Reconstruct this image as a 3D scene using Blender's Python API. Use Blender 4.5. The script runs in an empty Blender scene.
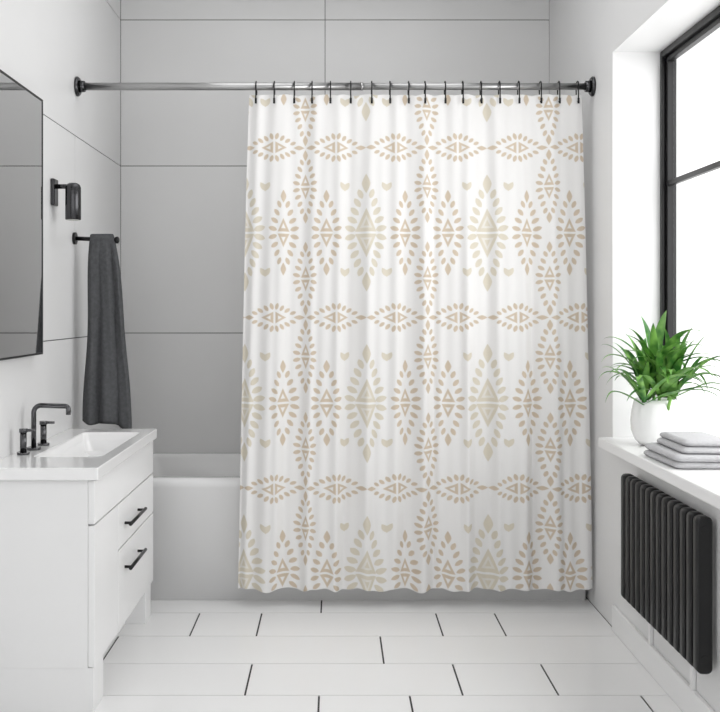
import bpy, bmesh, math, random
import numpy as np
from mathutils import Vector, Matrix
random.seed(4)
scene = bpy.context.scene

# ------------------------------------------------------------------ materials
def lin(c):
    return tuple(((v/255)/12.92 if v/255 <= .04045 else ((v/255+.055)/1.055)**2.4) for v in c)
def mat(name, rgb, rough=.5, metal=0., var=0., scale=8., bump=0., bscale=60., coat=0., spec=.5):
    m = bpy.data.materials.new(name); m.use_nodes = True
    nt = m.node_tree; b = nt.nodes['Principled BSDF']
    c = lin(rgb)
    b.inputs['Base Color'].default_value = (*c, 1)
    b.inputs['Roughness'].default_value = rough
    b.inputs['Metallic'].default_value = metal
    b.inputs['Coat Weight'].default_value = coat
    b.inputs['Specular IOR Level'].default_value = spec
    tc = nt.nodes.new('ShaderNodeTexCoord')
    if var > 0:
        n = nt.nodes.new('ShaderNodeTexNoise'); n.inputs['Scale'].default_value = scale
        n.inputs['Detail'].default_value = 4
        r = nt.nodes.new('ShaderNodeValToRGB')
        r.color_ramp.elements[0].position = .3; r.color_ramp.elements[1].position = .7
        r.color_ramp.elements[0].color = (*[max(0, v*(1-var)) for v in c], 1)
        r.color_ramp.elements[1].color = (*[min(1, v*(1+var)) for v in c], 1)
        nt.links.new(tc.outputs['Object'], n.inputs['Vector'])
        nt.links.new(n.outputs['Fac'], r.inputs['Fac'])
        nt.links.new(r.outputs['Color'], b.inputs['Base Color'])
    if bump > 0:
        n2 = nt.nodes.new('ShaderNodeTexNoise'); n2.inputs['Scale'].default_value = bscale
        bp = nt.nodes.new('ShaderNodeBump'); bp.inputs['Strength'].default_value = bump
        bp.inputs['Distance'].default_value = .004
        nt.links.new(tc.outputs['Object'], n2.inputs['Vector'])
        nt.links.new(n2.outputs['Fac'], bp.inputs['Height'])
        nt.links.new(bp.outputs['Normal'], b.inputs['Normal'])
    return m

M_backtile = mat('back_tile', (224,224,224), .35, var=.02, scale=2)
M_lefttile = mat('left_tile', (230,230,230), .35, var=.015, scale=2)
M_righttile = mat('right_plaster', (230,230,230), .5, var=.01, scale=2)
M_grout = mat('grout_grey', (105,105,105), .9, var=.05)
M_floor = mat('floor_tile', (240,240,240), .16, var=.012, scale=2)
M_fgrout = mat('grout_dark', (52,52,52), .9, var=.05)
M_ceil = mat('ceiling_paint', (240,240,240), .8, var=.01)
M_white = mat('white_lacquer', (240,240,240), .3, var=.006, scale=3)
M_ceram = mat('white_ceramic', (244,244,244), .12, var=.005, scale=3, coat=.3)
M_acryl = mat('tub_acrylic', (240,240,240), .15, var=.005, scale=3, coat=.3)
M_black = mat('black_metal', (22,22,23), .35, metal=.4, var=.05)
M_faucet = mat('gunmetal', (92,92,94), .18, metal=1., var=.04)
M_rad = mat('radiator_black', (20,20,21), .4, metal=.2, var=.06)
M_chrome = mat('rod_steel', (175,175,175), .3, metal=1., var=.03)
M_dark = mat('dark_chrome', (78,78,80), .22, metal=1., var=.04)
M_mirror = mat('mirror_glass', (215,215,215), .02, metal=1., var=.003, scale=2)
M_towel = mat('charcoal_towel', (86,87,89), .95, var=.15, scale=90, bump=.6, bscale=400, spec=.1)
M_gtowel = mat('light_towel', (192,192,194), .95, var=.05, scale=120, bump=.5, bscale=400, spec=.1)
M_soil = mat('soil', (60,48,38), .95, var=.3, scale=60)
M_lens = mat('lamp_lens', (215,215,210), .4, var=.01)

M_leaf = bpy.data.materials.new('leaf_green'); M_leaf.use_nodes = True
nt = M_leaf.node_tree; b = nt.nodes['Principled BSDF']
n = nt.nodes.new('ShaderNodeTexNoise'); n.inputs['Scale'].default_value = 22
tc = nt.nodes.new('ShaderNodeTexCoord'); nt.links.new(tc.outputs['Object'], n.inputs['Vector'])
r = nt.nodes.new('ShaderNodeValToRGB')
r.color_ramp.elements[0].position = .35; r.color_ramp.elements[0].color = (*lin((56,118,46)), 1)
r.color_ramp.elements[1].position = .68; r.color_ramp.elements[1].color = (*lin((136,188,92)), 1)
nt.links.new(n.outputs['Fac'], r.inputs['Fac']); nt.links.new(r.outputs['Color'], b.inputs['Base Color'])
b.inputs['Roughness'].default_value = .4

M_glass = bpy.data.materials.new('window_glass'); M_glass.use_nodes = True
nt = M_glass.node_tree; nt.nodes.clear()
o = nt.nodes.new('ShaderNodeOutputMaterial'); mx = nt.nodes.new('ShaderNodeMixShader')
t = nt.nodes.new('ShaderNodeBsdfTransparent'); g = nt.nodes.new('ShaderNodeBsdfGlossy')
g.inputs['Roughness'].default_value = .02; mx.inputs['Fac'].default_value = .04
nt.links.new(t.outputs[0], mx.inputs[1]); nt.links.new(g.outputs[0], mx.inputs[2]); nt.links.new(mx.outputs[0], o.inputs['Surface'])

# ------------------------------------------------------------------ builder
class B:
    def __init__(s): s.bm = bmesh.new(); s.mats = []
    def mi(s, m):
        if m not in s.mats: s.mats.append(m)
        return s.mats.index(m)
    def box(s, x0, x1, y0, y1, z0, z1, m, bev=0., seg=2, smooth=False):
        bm = s.bm; k = s.mi(m)
        v = [bm.verts.new((x, y, z)) for x in (x0, x1) for y in (y0, y1) for z in (z0, z1)]
        fs = []
        for q in ((0,1,3,2),(4,6,7,5),(0,4,5,1),(2,3,7,6),(0,2,6,4),(1,5,7,3)):
            f = bm.faces.new([v[i] for i in q]); f.material_index = k; fs.append(f)
        if bev > 0:
            es = list({e for f in fs for e in f.edges})
            r = bmesh.ops.bevel(bm, geom=es, offset=bev, segments=seg, profile=.5, affect='EDGES')
            for f in r['faces']: f.material_index = k; f.smooth = smooth
    def loft(s, rings, m, closed=True, cap0=True, cap1=True, smooth=True):
        bm = s.bm; k = s.mi(m)
        R = [[bm.verts.new(p) for p in r] for r in rings]
        n = len(R[0])
        for a, b_ in zip(R[:-1], R[1:]):
            for i in range(n if closed else n-1):
                j = (i+1) % n
                f = bm.faces.new((a[i], a[j], b_[j], b_[i])); f.material_index = k; f.smooth = smooth
        if cap0: f = bm.faces.new(R[0][::-1]); f.material_index = k
        if cap1: f = bm.faces.new(R[-1]); f.material_index = k
        return R
    def tube(s, pts, rad, m, n=16, caps=True):
        pts = [Vector(p) for p in pts]
        rads = rad if isinstance(rad, (list, tuple)) else [rad]*len(pts)
        rings = []; prev = None
        for i, p in enumerate(pts):
            t = (pts[min(i+1, len(pts)-1)]-pts[max(i-1, 0)]).normalized()
            if prev is None:
                up = Vector((0,0,1)) if abs(t.z) < .9 else Vector((1,0,0))
                nrm = (up - t*up.dot(t)).normalized()
            else:
                nrm = (prev - t*prev.dot(t)).normalized()
            prev = nrm; bn = t.cross(nrm)
            rings.append([p+(nrm*math.cos(2*math.pi*j/n)+bn*math.sin(2*math.pi*j/n))*rads[i] for j in range(n)])
        s.loft(rings, m, cap0=caps, cap1=caps)
    def lathe(s, prof, c, m, n=48):
        rings = [[(c[0]+r*math.cos(2*math.pi*j/n), c[1]+r*math.sin(2*math.pi*j/n), c[2]+z) for j in range(n)] for r, z in prof]
        s.loft(rings, m)
    def done(s, name, recalc=True):
        if recalc: bmesh.ops.recalc_face_normals(s.bm, faces=s.bm.faces)
        me = bpy.data.meshes.new(name); s.bm.to_mesh(me); s.bm.free()
        for m in s.mats: me.materials.append(m)
        ob = bpy.data.objects.new(name, me); scene.collection.objects.link(ob)
        return ob

def arc(c, r, a0, a1, ax1, ax2, n=8):
    c = Vector(c); ax1 = Vector(ax1); ax2 = Vector(ax2)
    return [c+ax1*r*math.cos(a0+(a1-a0)*i/n)+ax2*r*math.sin(a0+(a1-a0)*i/n) for i in range(n+1)]
def empty(name):
    e = bpy.data.objects.new(name, None); scene.collection.objects.link(e); return e

W0, W1 = -.95, .95
YB = 4.39
YF = -.5
ZC = 2.60
JZ = [0, .243, .983, 1.723, 2.37, ZC]

# ------------------------------------------------------------------ floor
b = B()
b.box(W0-.12, W1+.3, YF, YB+.12, -.12, -.003, M_fgrout)
rows = [(4.39, 4.06, [0]), (4.06, 3.805, [.2]), (3.805, 3.55, [-.05]), (3.55, 3.297, [-.484, -.262, .36, .57]), (3.297, 3.04, [-.72, .15]),
        (3.04, 2.79, [-.254, .36, .63]), (2.79, 2.535, [-.66, -.045, .21, .86])]
y = 2.535; k = 0
while y > YF:
    rows.append((y, max(y-.255, YF), [[-.36, .25], [-.66, -.05, .56]][k % 2])); y -= .255; k += 1
for (ya, yb, js) in rows:
    xs = [W0]+js+[W1]
    for a, c in zip(xs[:-1], xs[1:]):
        b.box(a+.0028, c-.0028, yb+.0014, ya-.0014, -.004, 0, M_floor)
b.done('floor')

# ------------------------------------------------------------------ walls
b = B()
b.box(W0-.12, W1+.3, YB+.004, YB+.12, 0, ZC, M_grout)
for z0, z1 in zip(JZ[:-1], JZ[1:]):
    xs = [W0, -.044, W1]
    for a, c in zip(xs[:-1], xs[1:]):
        b.box(a+.0015, c-.0015, YB, YB+.006, z0+.0018, z1-.0018, M_backtile)
b.done('wall_back')
b = B()
b.box(W0-.12, W0-.004, YF, YB, 0, ZC, M_grout)
for i, (z0, z1) in enumerate(zip(JZ[:-1], JZ[1:])):
    ys = [YF, .2, 1.4, 2.6, 3.62, YB] if i in (0, 2, 4) else [YF, .8, 2.0, 2.7, YB]
    for a, c in zip(ys[:-1], ys[1:]):
        b.box(W0-.006, W0, a+.0015, c-.0015, z0+.0018, z1-.0018, M_lefttile)
b.done('wall_left')
WY0, WY1, WZ0, WZ1 = 1.7, 3.39, .650, 1.967
XO = 1.22
b = B()
b.box(W1, XO, WY1, YB+.02, 0, ZC, M_righttile)
b.box(W1, XO, YF, WY0, 0, ZC, M_righttile)
b.box(W1, XO, WY0, WY1, 0, WZ0-.034, M_righttile)
b.box(W1, XO, WY0, WY1, WZ1, ZC, M_righttile)
b.done('wall_right')
b = B(); b.box(W0-.12, XO, YF, YB+.12, ZC, ZC+.1, M_ceil); b.done('ceiling')
b = B(); b.box(W1-.012, W1, YF, 3.36, 0, .085, M_white, .003); b.done('baseboard_right')
b = B(); b.box(.90, 1.108, WY0+.001, WY1-.001, WZ0-.034, WZ0, M_white, .004)
b.done('window_ledge')

# ------------------------------------------------------------------ window
b = B()
def frame(y0, y1, z0, z1, t, x0, x1, m):
    b.box(x0, x1, y0, y0+t, z0, z1, m, .002); b.box(x0, x1, y1-t, y1, z0, z1, m, .002)
    b.box(x0, x1, y0+t, y1-t, z0, z0+t, m, .002); b.box(x0, x1, y0+t, y1-t, z1-t, z1, m, .002)
wx = 1.111
frame(WY0+.001, WY1-.001, WZ0-.03, WZ1-.001, .022, wx, wx+.05, M_black)
ym = 2.55
for (a, c) in ((WY0+.026, ym-.01), (ym+.01, WY1-.026)):
    frame(a, c, WZ0+.0, WZ1-.026, .016, wx+.012, wx+.034, M_black)
    b.box(wx+.014, wx+.032, a+.016, c-.016, 1.505, 1.523, M_black, .002)
    b.box(wx+.020, wx+.023, a+.012, c-.012, WZ0+.01, WZ1-.036, M_glass)
b.box(wx+.006, wx+.04, ym-.014, ym+.014, WZ0, WZ1-.02, M_black, .002)
b.done('window_1')

# ------------------------------------------------------------------ bathtub
def rrect(cx, cy, hx, hy, r, z, n=10):
    pts = []
    for (sx, sy, a0) in ((1,1,0),(-1,1,90),(-1,-1,180),(1,-1,270)):
        for i in range(n+1):
            a = math.radians(a0+90*i/n)
            pts.append((cx+sx*(hx-r)+r*math.cos(a), cy+sy*(hy-r)+r*math.sin(a), z))
    return pts
b = B()
tx, ty = 0, (3.70+4.385)/2; hx, hy = .945, (4.385-3.70)/2
H = .455
rings = [rrect(tx, ty, hx-.004, hy-.004, .012, 0.0), rrect(tx, ty, hx-.004, hy-.004, .012, H-.04), rrect(tx, ty, hx, hy, .014, H-.034),
         rrect(tx, ty, hx, hy, .014, H-.012), rrect(tx, ty, hx-.004, hy-.004, .014, H-.003), rrect(tx, ty, hx-.012, hy-.012, .014, H),
         rrect(tx, ty, hx-.05, hy-.05, .11, H), rrect(tx, ty, hx-.06, hy-.058, .11, H-.004), rrect(tx, ty, hx-.068, hy-.064, .11, H-.014),
         rrect(tx, ty, hx-.09, hy-.075, .12, H-.10), rrect(tx, ty, hx-.14, hy-.095, .13, H-.25), rrect(tx, ty, hx-.20, hy-.13, .13, H-.34),
         rrect(tx, ty, hx-.27, hy-.18, .12, H-.37)]
b.loft(rings, M_acryl)
b.tube([(tx-.62, ty, H-.37), (tx-.62, ty, H-.366)], .025, M_dark, 20)
b.done('bathtub')

# ------------------------------------------------------------------ curtain rod
RY, RZ = 3.64, 1.906
b = B()
b.tube([(W0+.002, RY, RZ), (.1, RY, RZ)], .0140, M_chrome, 20)
b.tube([(.0, RY, RZ), (W1-.002, RY, RZ)], .0125, M_chrome, 20)
b.tube([(.095, RY, RZ), (.103, RY, RZ)], .0148, M_chrome, 20)
for sx, x in ((1, W0+.001), (-1, W1-.001)):
    b.tube([(x, RY, RZ), (x+sx*.006, RY, RZ), (x+sx*.012, RY, RZ)], [.036, .036, .030], M_dark, 28)
    b.tube([(x+sx*.012, RY, RZ), (x+sx*.03, RY, RZ)], [.022, .02], M_dark, 24)
b.done('curtain_rod')

curpar = empty('shower_curtain')
XT0, XT1, XB0, XB1 = -.315, .905, -.358, .935
NH = 18
hooks = [XT0+.03+(XT1-XT0-.05)*i/(NH-1)+random.uniform(-.008, .008) for i in range(NH)]
b = B()
for hx_ in hooks:
    p = [Vector((hx_, RY-.0185, RZ-.062)), Vector((hx_, RY-.0185, RZ-.03))]
    p += arc((hx_, RY, RZ), .0185, math.pi, 0, (0,1,0), (0,0,1), 10)
    p += [Vector((hx_, RY+.016, RZ-.03)), Vector((hx_, RY+.004, RZ-.05)), Vector((hx_, RY-.005, RZ-.058))]
    b.tube(p, .0024, M_black, 8)
    b.tube([(hx_, RY-.0195, RZ-.066), (hx_, RY-.0195, RZ-.046)], .0040, M_black, 8)
o = b.done('hooks'); o.parent = curpar

# ------------------------------------------------------------------ curtain cloth with printed boho pattern
NX, NZ = 800, 1100
ZT, ZB = RZ-.030, .066
u = np.linspace(0, 1, NX)[None, :].repeat(NZ, 0)
v = np.linspace(0, 1, NZ)[:, None].repeat(NX, 1)
x0 = XT0+(XB0-XT0)*v**.8; x1 = XT1+(XB1-XT1)*v**.8
X = x0+(x1-x0)*u
hk = u*(NH-1)
up = np.clip(1-v*3.2, 0, 1)**1.5
A = .010+.013*np.clip(v*1.6, 0, 1)
ph = .5*np.sin(u*9+1)+.35*np.sin(u*23)
Y = A*(.60*np.sin(2*math.pi*(u*7.3+.25*ph))+.42*np.sin(2*math.pi*(u*12.7+.3*ph+.1*v)+1.3)+.18*np.sin(2*math.pi*u*24+.8*v))
Y += .005*up*np.cos(2*math.pi*hk)
Y = Y+(RY-.004)-.028*np.clip(v*1.3, 0, 1)
X = X+.004*np.sin(2*math.pi*u*11.0+2)*np.clip(v*1.2, 0, 1)
X = np.minimum(X, .943)
Z = ZT+(ZB-ZT)*v
Z = Z-.006*up*(1-np.abs(np.cos(math.pi*hk)))*(np.clip(1-v*14, 0, 1))
Z = Z+v**6*(.005*np.sin(2*math.pi*u*9.3)+.002*np.sin(2*math.pi*u*21))

S = 274.0   # print units per metre of cloth
PX = 335+S*(x0+(x1-x0)*u)
PY = 310+S*(1.085-(ZT+(ZB-ZT)*v))
tan = np.zeros((NZ, NX), np.float32); pale = np.zeros((NZ, NX), np.float32)
pyrow = PY[:, 0]
def win(cx, cy, rad):
    r0 = np.searchsorted(pyrow, cy-rad); r1 = np.searchsorted(pyrow, cy+rad)
    if r1 <= r0: return None
    row = PX[(r0+min(r1, NZ)-1)//2]
    c0 = max(np.searchsorted(row, cx-rad-2), 0); c1 = min(np.searchsorted(row, cx+rad+2), NX)
    if c1 <= c0: return None
    return slice(r0, r1), slice(c0, c1)
SOFT = .7
def leaf(ch, cx, cy, a, bb, ang, pw=1.6):
    w = win(cx, cy, a+2)
    if w is None: return
    dx = PX[w]-cx; dy = PY[w]-cy
    c, s = math.cos(ang), math.sin(ang)
    s_ = dx*c+dy*s; t_ = -dx*s+dy*c
    q = bb*(1-np.clip(np.abs(s_/a), 0, 1.3)**pw)-np.abs(t_)
    ch[w] = np.maximum(ch[w], np.clip(q/SOFT+.5, 0, 1)*(np.abs(s_) < a+.5))
def tri(ch, cx, cy, d, vert, p0, p1, hw, hole):
    w = win(cx, cy, abs(p1)+hw+3)
    if w is None: return
    dx = PX[w]-cx; dy = PY[w]-cy
    p, q = (dy*d, dx) if vert else (dx*d, dy)
    def m(a0, a1, h):
        k = h*(a1-p)/(a1-a0)-np.abs(q)
        k = np.minimum(k*.9, np.minimum(p-a0, a1-p))
        return np.clip(k/SOFT+.5, 0, 1)
    val = m(p0, p1, hw)
    L = p1-p0
    if hole == 1:
        val = val*(1-m(p0+L*.24, p0+L*.62, hw*.38))
    elif hole == 2:
        val = val*(1-.55*m(p0+L*.16, p0+L*.70, hw*.56))
        val = np.maximum(val, m(p0+L*.24, p0+L*.55, hw*.28))
    ch[w] = np.maximum(ch[w], val)
def motif(ch, cx, cy, Hh, Ww, vert, nd, dl, dw, hole, tl, tw, th):
    def L(p, q, a, bb, ang, pw=1.6):
        if vert: leaf(ch, cx+q, cy+p, a, bb, math.pi/2-ang, pw)
        else: leaf(ch, cx+p, cy+q, a, bb, ang, pw)
    for d in (1, -1):
        tri(ch, cx, cy, d, vert, 1.1, Hh*th, Ww*tw, hole)
        L(d*(Hh-6.5*tl), 0, 6.5*tl, 2.8*tl, 0, 1.5)
        Hp = Hh-10.5*tl
        for s in (1, -1):
            for i in range(nd):
                f = (i+.5)/nd
                p = d*f*Hp; q = s*(Ww-dl*.75)*(1-.74*f**1.25)
                ang = math.atan2(s*(1.1-f*.75), d*(.22+f*1.0))
                k_ = 1-.15*f
                L(p, q, dl*k_, dw*k_, ang, 2.6)
CXS = [305-122, 305, 427, 549, 671]; BYS = [147-171, 147, 317.5, 488, 659]
for bx in CXS:
    for by in BYS:
        for s in (1, -1):
            motif(tan, bx+s*31, by, 30, 14.5, False, 4, 3.6, 1.9, 1, .80, .40, .42)
            motif(tan, bx, by+s*39, 37, 12, True, 4, 3.7, 2.0, 1, .85, .38, .34)
        cy = by+85.5
        for s in (1, -1):
            motif(tan, bx+s*21.5, cy, 43, 15, True, 4, 4.5, 2.3, 1, 1.0, .40, .34)
            for yy in (cy-46, cy+40):
                hx_ = bx+61+s*21
                leaf(pale, hx_-1.9, yy-.4, 5.0, 2.5, math.radians(58), 2.2); leaf(pale, hx_+1.9, yy-.4, 5.0, 2.5, math.radians(-58), 2.2)
                leaf(pale, hx_, yy+.6, 3.6, 2.2, math.radians(90), 2.2)
        motif(pale, bx+61, cy, 59, 20.5, True, 5, 5.9, 3.0, 2, 1.5, .52, .42)

me = bpy.data.meshes.new('curtain_cloth')
co = np.stack([X, Y, Z], -1).reshape(-1, 3).astype(np.float32)
idx = np.arange(NX*NZ).reshape(NZ, NX)
F = np.stack([idx[:-1, :-1], idx[1:, :-1], idx[1:, 1:], idx[:-1, 1:]], -1).reshape(-1, 4)
me.vertices.add(len(co)); me.vertices.foreach_set('co', co.ravel())
me.loops.add(F.size); me.loops.foreach_set('vertex_index', F.ravel().astype(np.int32))
me.polygons.add(len(F)); me.polygons.foreach_set('loop_start', np.arange(0, F.size, 4, dtype=np.int32))
me.update(calc_edges=True); me.validate()
me.polygons.foreach_set('use_smooth', np.ones(len(F), bool))
at = me.color_attributes.new('print', 'FLOAT_COLOR', 'POINT')
at.data.foreach_set('color', np.stack([tan, pale, tan*0, tan*0+1], -1).ravel().astype(np.float32))
M_cur = bpy.data.materials.new('printed_curtain'); M_cur.use_nodes = True
nt = M_cur.node_tree; bs = nt.nodes['Principled BSDF']; out = nt.nodes['Material Output']
an = nt.nodes.new('ShaderNodeAttribute'); an.attribute_name = 'print'
sp = nt.nodes.new('ShaderNodeSeparateColor'); nt.links.new(an.outputs['Color'], sp.inputs[0])
def mixc(fac, a, bcol):
    mxn = nt.nodes.new('ShaderNodeMix'); mxn.data_type = 'RGBA'
    nt.links.new(fac, mxn.inputs[0])
    if isinstance(a, tuple): mxn.inputs[6].default_value = (*a, 1)
    else: nt.links.new(a, mxn.inputs[6])
    mxn.inputs[7].default_value = (*bcol, 1)
    return mxn.outputs[2]
c1 = mixc(sp.outputs[1], lin((242,241,240)), lin((222,215,199)))
c2 = mixc(sp.outputs[0], c1, lin((212,197,177)))
nt.links.new(c2, bs.inputs['Base Color']); bs.inputs['Roughness'].default_value = .85
bs.inputs['Specular IOR Level'].default_value = .15
tr = nt.nodes.new('ShaderNodeBsdfTranslucent'); nt.links.new(c2, tr.inputs['Color'])
ms = nt.nodes.new('ShaderNodeMixShader'); ms.inputs[0].default_value = .12
nt.links.new(bs.outputs[0], ms.inputs[1]); nt.links.new(tr.outputs[0], ms.inputs[2]); nt.links.new(ms.outputs[0], out.inputs['Surface'])
me.materials.append(M_cur)
cur = bpy.data.objects.new('curtain_cloth', me); scene.collection.objects.link(cur); cur.parent = curpar

# ------------------------------------------------------------------ vanity
VX = -.635; VY0, VY1 = 2.655, 3.535; VT = .662
par = empty('bathroom_vanity')
b = B()
bx1 = VX-.012-.018; T = .016
b.box(W0+.002, bx1, VY0+.012, VY0+.012+T, .121, VT-.034, M_white, .001)
b.box(W0+.002, bx1, VY1-.008-T, VY1-.008, .121, VT-.034, M_white, .001)
b.box(W0+.002, bx1, VY0+.012+T, VY1-.008-T, .121, .121+T, M_white)
b.box(W0+.002, W0+.008, VY0+.012+T, VY1-.008-T, .121+T, VT-.034, M_white)
b.box(W0+.01, bx1+.014, VY0+.014, VY0+.13, 0, .121, M_white, .001)
b.box(W0+.01, bx1+.010, VY1-.11, VY1-.012, 0, .121, M_white, .001)
b.box(W0+.01, bx1-.06, VY0+.13, VY1-.11, 0, .121, M_white, .001)
o1 = b.done('cabinet_body'); o1.parent = par
b = B()
fx = (bx1+.0005, bx1+.018)
b.box(*fx, VY0+.012, VY1-.008, .508, VT-.036, M_white, .0015)
b.box(*fx, VY0+.012, 2.955, .123, .503, M_white, .0015)
b.box(*fx, 2.960, VY1-.008, .368, .503, M_white, .0015)
b.box(*fx, 2.960, VY1-.008, .123, .363, M_white, .0015)
o2 = b.done('drawer_fronts'); o2.parent = par
b = B()
hxx = bx1+.018
for z in (.43, .295):
    b.tube([(hxx+.022, 3.03, z), (hxx+.022, 3.27, z)], .0055, M_black, 12)
    for yy in (3.05, 3.25):
        b.tube([(hxx, yy, z), (hxx+.022, yy, z)], .0045, M_black, 10)
o3 = b.done('drawer_handles'); o3.parent = par
b = B()
cx, cy = (W0+.001+VX)/2, (VY0+VY1)/2; hx2, hy2 = (VX-W0-.001)/2, (VY1-VY0)/2
bcx, bcy = -.772, 3.14
rings = [rrect(cx, cy, hx2-.002, hy2-.002, .004, VT-.034), rrect(cx, cy, hx2, hy2, .004, VT-.032), rrect(cx, cy, hx2, hy2, .004, VT-.002),
         rrect(cx, cy, hx2-.002, hy2-.002, .004, VT),
         rrect(bcx, bcy, .100, .29, .018, VT), rrect(bcx, bcy, .097, .287, .018, VT-.003),
         rrect(bcx, bcy, .090, .278, .02, VT-.028), rrect(bcx, bcy, .078, .26, .025, VT-.06), rrect(bcx, bcy, .06, .23, .025, VT-.070)]
b.loft(rings, M_ceram, smooth=False, cap0=False)
b.tube([(bcx, bcy, VT-.070), (bcx, bcy, VT-.066)], .016, M_chrome, 20)
o4 = b.done('countertop_basin'); o4.parent = par
b = B()
FX, FY = -.912, 3.0
b.tube([(FX, FY, VT), (FX, FY, VT+.008)], .021, M_faucet, 24)
pth = [Vector((FX, FY, VT+.006)), Vector((FX, FY, VT+.11))]+arc((FX+.022, FY, VT+.112), .022, math.pi, math.pi/2, (1,0,0), (0,0,1), 8)
pth += [Vector((FX+.095, FY, VT+.132))]+arc((FX+.095, FY, VT+.122), .010, math.pi/2, 0, (1,0,0), (0,0,1), 5)+[Vector((FX+.105, FY, VT+.106))]
b.tube(pth, .0075, M_faucet, 16)
for yy in (2.90, 3.10):
    b.tube([(FX, yy, VT), (FX, yy, VT+.007)], .018, M_faucet, 24)
    b.tube([(FX, yy, VT+.005), (FX, yy, VT+.065)], .0095, M_faucet, 20)
    b.tube([(FX, yy, VT+.065), (FX, yy, VT+.076)], [.012, .012], M_faucet, 20)
    b.tube([(FX-.004, yy, VT+.071), (FX+.034, yy, VT+.071)], .0042, M_faucet, 12)
fa = b.done('sink_faucet')

# ------------------------------------------------------------------ mirror
b = B()
my0, my1, mz0, mz1 = 2.30, 3.12, .946, 1.746
b.box(W0+.001, -.922, my0, my1, mz0, mz1, M_black, .001)
b.box(-.9215, -.9205, my0+.006, my1-.006, mz0+.006, mz1-.006, M_mirror)
b.box(-.922, -.919, my0, my0+.006, mz0, mz1, M_black); b.box(-.922, -.919, my1-.006, my1, mz0, mz1, M_black)
b.box(-.922, -.919, my0+.006, my1-.006, mz0, mz0+.006, M_black); b.box(-.922, -.919, my0+.006, my1-.006, mz1-.006, mz1, M_black)
b.done('wall_mirror')

# ------------------------------------------------------------------ wall sconce
b = B()
b.box(W0+.0005, W0+.014, 3.305, 3.355, 1.435, 1.525, M_dark, .004)
b.tube([(W0+.01, 3.33, 1.500), (-.885, 3.33, 1.500)], .008, M_dark, 16)
b.tube([(-.880, 3.33, 1.388), (-.880, 3.33, 1.390), (-.880, 3.33, 1.496), (-.880, 3.33, 1.506), (-.880, 3.33, 1.511)], [.024, .026, .026, .022, .014], M_dark, 32)
b.tube([(-.880, 3.33, 1.386), (-.880, 3.33, 1.389)], .019, M_lens, 24)
b.done('wall_sconce')

# ------------------------------------------------------------------ towel bar + towel
TY, TZ = 3.60, 1.345
tp = empty('towel_bar')
b = B()
b.tube([(W0+.0005, TY, TZ), (W0+.01, TY, TZ)], .022, M_black, 24)
b.tube([(W0+.008, TY, TZ), (-.80, TY, TZ-.006)], .0075, M_black, 16)
b.tube([(-.802, TY, TZ-.006), (-.796, TY, TZ-.006), (-.788, TY, TZ-.006), (-.784, TY, TZ-.006)], [.008, .0125, .0125, .008], M_black, 16)
o = b.done('bar'); o.parent = tp
b = B()
N = 160; nv = 60
def tring(f):
    z = TZ+.0135-f*(TZ+.0135-.672)
    g = min(1, f*7)
    cx_ = -.846+.022*f+.004*math.sin(f*4.0)
    hw = .042+.046*f**.75+.003*math.sin(f*9)
    hd = .009+.013*g
    ring = []
    for i in range(N):
        a = 2*math.pi*i/N
        ca, sa = math.cos(a), math.sin(a)
        s = math.copysign(abs(ca)**.75, ca)
        px = cx_+hw*s
        # folds fan out from the bar: rounded ridges with tight valleys
        w1 = 1-2*abs(math.sin(s*4.0+.7+f*.5))**.8
        w2 = math.sin(s*11+1-f*2.2)
        fold = -(w1*.0125+w2*.0045)*(.35+.65*min(1, f*1.8))*g
        py = TY-.002+hd*math.copysign(abs(sa)**.6, sa)+(-fold if sa < 0 else .3*fold)*min(1, abs(sa)*2.0)
        zz = z+(.010*math.sin(s*4+1)-.014*s)*max(0, f-.8)*5
        ring.append((max(px, W0+.004), py, zz))
    return ring
rings = [tring(k/nv) for k in range(nv+1)]
rings[0:0] = [[(p[0]*.9+(-.846)*.1, TY+(p[1]-TY)*.3, p[2]+.003) for p in tring(0)]]
b.loft(rings, M_towel)
tw = b.done('hanging_towel'); tw.parent = tp

# ------------------------------------------------------------------ radiator
b = B()
ry0, ry1, rz0, rz1 = 2.45, 3.125, .180, .572
ns = 14; pitch = (ry1-ry0)/ns; xf, xb = .898, .938
for i in range(ns):
    yc = ry0+pitch*(i+.5); ht = pitch*.34
    rr = .014
    out_ = []
    for (ccx, ccz, a0) in ((xb-rr, rz1-rr, 0), (xf+rr, rz1-rr, 90), (xf+rr, rz0+rr, 180), (xb-rr, rz0+rr, 270)):
        for j in range(5):
            a = math.radians(a0+90*j/4); out_.append((ccx+rr*math.cos(a), ccz+rr*math.sin(a)))
    def sc(k):
        mx_, mz_ = (xf+xb)/2, (rz0+rz1)/2
        return [(mx_+(x-mx_)*(1-k/(.020)), mz_+(z-mz_)*(1-k/.19)) for x, z in out_]
    b.loft([[(x, yc-ht, z) for x, z in sc(.004)], [(x, yc-ht+.003, z) for x, z in sc(.0005)], [(x, yc+ht-.003, z) for x, z in sc(.0005)], [(x, yc+ht, z) for x, z in sc(.004)]], M_rad)
for zz in (rz0+.035, rz1-.035):
    b.tube([(.918, ry0+.005, zz), (.918, ry1-.005, zz)], .013, M_rad, 14)
for yy in (2.60, 2.95):
    b.box(.936, W1+.001, yy, yy+.03, rz1-.07, rz1-.03, M_rad)
    b.box(.936, W1+.001, yy, yy+.03, rz0+.03, rz0+.07, M_rad)
    b.box(.9395, .9485, yy+.005, yy+.025, .0855, rz0+.04, M_white)
b.done('radiator')

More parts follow.
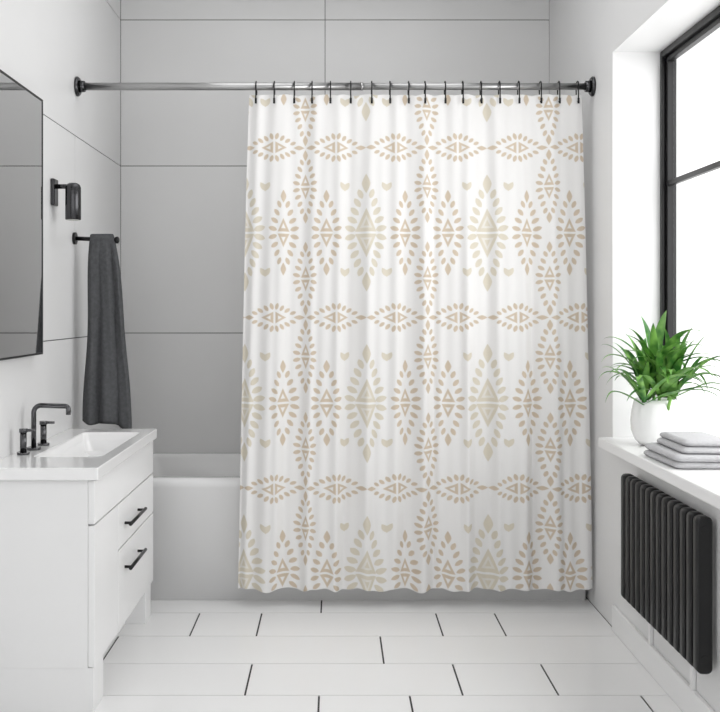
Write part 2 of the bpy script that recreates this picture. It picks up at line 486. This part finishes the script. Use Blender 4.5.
# ------------------------------------------------------------------ potted plant
pp = empty('potted_plant')
PXc, PYc = 1.030, 3.19
b = B()
b.lathe([(.034, 0), (.048, .003), (.064, .020), (.0745, .048), (.0768, .076), (.074, .108), (.068, .135), (.064, .149), (.061, .149), (.059, .138), (.060, .122)], (PXc, PYc, WZ0), M_ceram)
o = b.done('pot'); o.parent = pp
b = B(); b.lathe([(.03, .105), (.0595, .119), (.0595, .121), (.02, .126)], (PXc, PYc, WZ0), M_soil, 32); o = b.done('soil'); o.parent = pp
b = B(); k = b.mi(M_leaf)
def sq(p):
    dx = p.x-PXc; dy = p.y-PYc
    if dx > 0:
        dy -= dx*1.5
        dx = .070*math.tanh(dx/.075)
    elif dx < 0:
        dx = -.215*math.tanh(-dx/.215)
    if dy > 0: dy = .16*math.tanh(dy/.16)
    return Vector((PXc+dx, PYc+dy, p.z))
heads = [(-.026, -.005, .135, .070), (.022, -.03, .13, .055), (.0, .01, .13, .115), (-.034, -.03, .13, .030), (.028, .0, .13, .085), (0, -.035, .13, .055)]
for hi, (hx_, hy_, hz, st) in enumerate(heads):
    basep = Vector((PXc+hx_, PYc+hy_, WZ0+.118)); top = Vector((PXc+hx_*1.4, PYc+hy_*1.4, WZ0+hz+st))
    b.tube([sq(basep), sq((basep+top)/2), sq(top)], [.006, .005, .004], M_leaf, 8)
    nl = 15
    for i in range(nl):
        az = i*2.39996+hi*1.1
        el = math.radians(26+54*(i/nl)+random.uniform(-8, 8))
        Ln = random.uniform(.18, .25)*(1.0 if i < nl*.7 else .78)
        if math.cos(az) > .2: Ln *= 1.2
        wd = random.uniform(.0095, .0130)
        d = Vector((math.cos(az)*math.cos(el), math.sin(az)*math.cos(el), math.sin(el)))
        p = top-Vector((0, 0, .03*(1-i/nl))); segs = 14; rowsv = []
        dd = d.copy()
        for j in range(segs+1):
            f = j/segs
            w = wd*(.35+.65*math.sin(math.pi*min(1, f*1.15+.12)) if f < .5 else (1-((f-.5)/.5)**1.6)*1.0)
            side = dd.cross(Vector((0, 0, 1)))
            side = side.normalized() if side.length > 1e-4 else Vector((1, 0, 0))
            upn = side.cross(dd).normalized()
            ww = max(w, .0003)
            rowsv.append([b.bm.verts.new(sq(p-side*ww+upn*ww*.35)), b.bm.verts.new(sq(p)), b.bm.verts.new(sq(p+side*ww+upn*ww*.35))])
            dd = (dd+Vector((0, 0, -.20*f))).normalized()
            p = p+dd*(Ln/segs)
            if p.z < WZ0+.02: p.z = WZ0+.02
        for a_, c_ in zip(rowsv[:-1], rowsv[1:]):
            for j in range(2):
                f_ = b.bm.faces.new((a_[j], a_[j+1], c_[j+1], c_[j])); f_.material_index = k; f_.smooth = True
o = b.done('leaves', recalc=False); o.parent = pp

# ------------------------------------------------------------------ folded towels on ledge
b = B()
def softslab(cx, cy, hx, hy, z0, th, r, sk):
    rings = []
    for f, ins in ((0, .012), (.12, .004), (.3, .0008), (.5, 0), (.7, .0008), (.88, .004), (1, .012)):
        base = rrect(cx, cy, hx-ins, hy-ins, r, z0+th*f, n=8)
        rr_ = []
        for (x, y_, z) in base:
            e = max(abs(x-cx)/hx, abs(y_-cy)/hy)
            rr_.append((x+.003*math.sin(y_*31+sk), y_+.003*math.sin(x*43+sk), z-(.0025*max(0, e-.85)/.15 if f > .5 else 0)+.0012*math.sin(x*60+y_*40+sk)*(1 if f > 0 else 0)))
        rings.append(rr_)
    b.loft(rings, M_gtowel)
tz = WZ0+.0005
for (cx_, cy_, hx_, hy_, th, sk) in ((1.012, 2.835, .088, .140, .020, 0), (1.014, 2.835, .086, .138, .020, 1.3), (1.026, 2.83, .072, .118, .0185, 2.2), (1.028, 2.832, .069, .114, .0185, 3.9)):
    softslab(cx_, cy_, hx_, hy_, tz, th, .018, sk); tz += th-.0005
b.done('folded_towels')

# ------------------------------------------------------------------ lights
w = bpy.data.worlds.new('World'); scene.world = w; w.use_nodes = True
w.node_tree.nodes['Background'].inputs[0].default_value = (1, 1, 1, 1)
w.node_tree.nodes['Background'].inputs[1].default_value = 1.62
def area(name, loc, rot, sx, sy, e):
    L = bpy.data.lights.new(name, 'AREA'); L.shape = 'RECTANGLE'; L.size = sx; L.size_y = sy; L.energy = e
    lo = bpy.data.objects.new(name, L); scene.collection.objects.link(lo)
    lo.location = loc; lo.rotation_euler = rot
area('window_daylight', (1.55, 2.4, 1.5), (0, math.radians(82), 0), 1.6, 1.5, 22)
area('added_top_fill', (0, 3.1, 2.585), (0, 0, 0), 1.2, 1.4, 8)  # out-of-frame fill added below the ceiling to brighten walls and alcove

# ------------------------------------------------------------------ camera
cam = bpy.data.cameras.new('camera'); cam.sensor_width = 36; cam.sensor_fit = 'HORIZONTAL'; cam.lens = 991/720*36
cam.shift_x = 25/720; cam.shift_y = -46/720; cam.clip_start = .05
co_ = bpy.data.objects.new('camera', cam); scene.collection.objects.link(co_)
co_.location = (0, 0, 1.085); co_.rotation_euler = (math.radians(90), 0, 0)
scene.camera = co_
scene.view_settings.view_transform = 'Standard'
scene.view_settings.look = 'None'
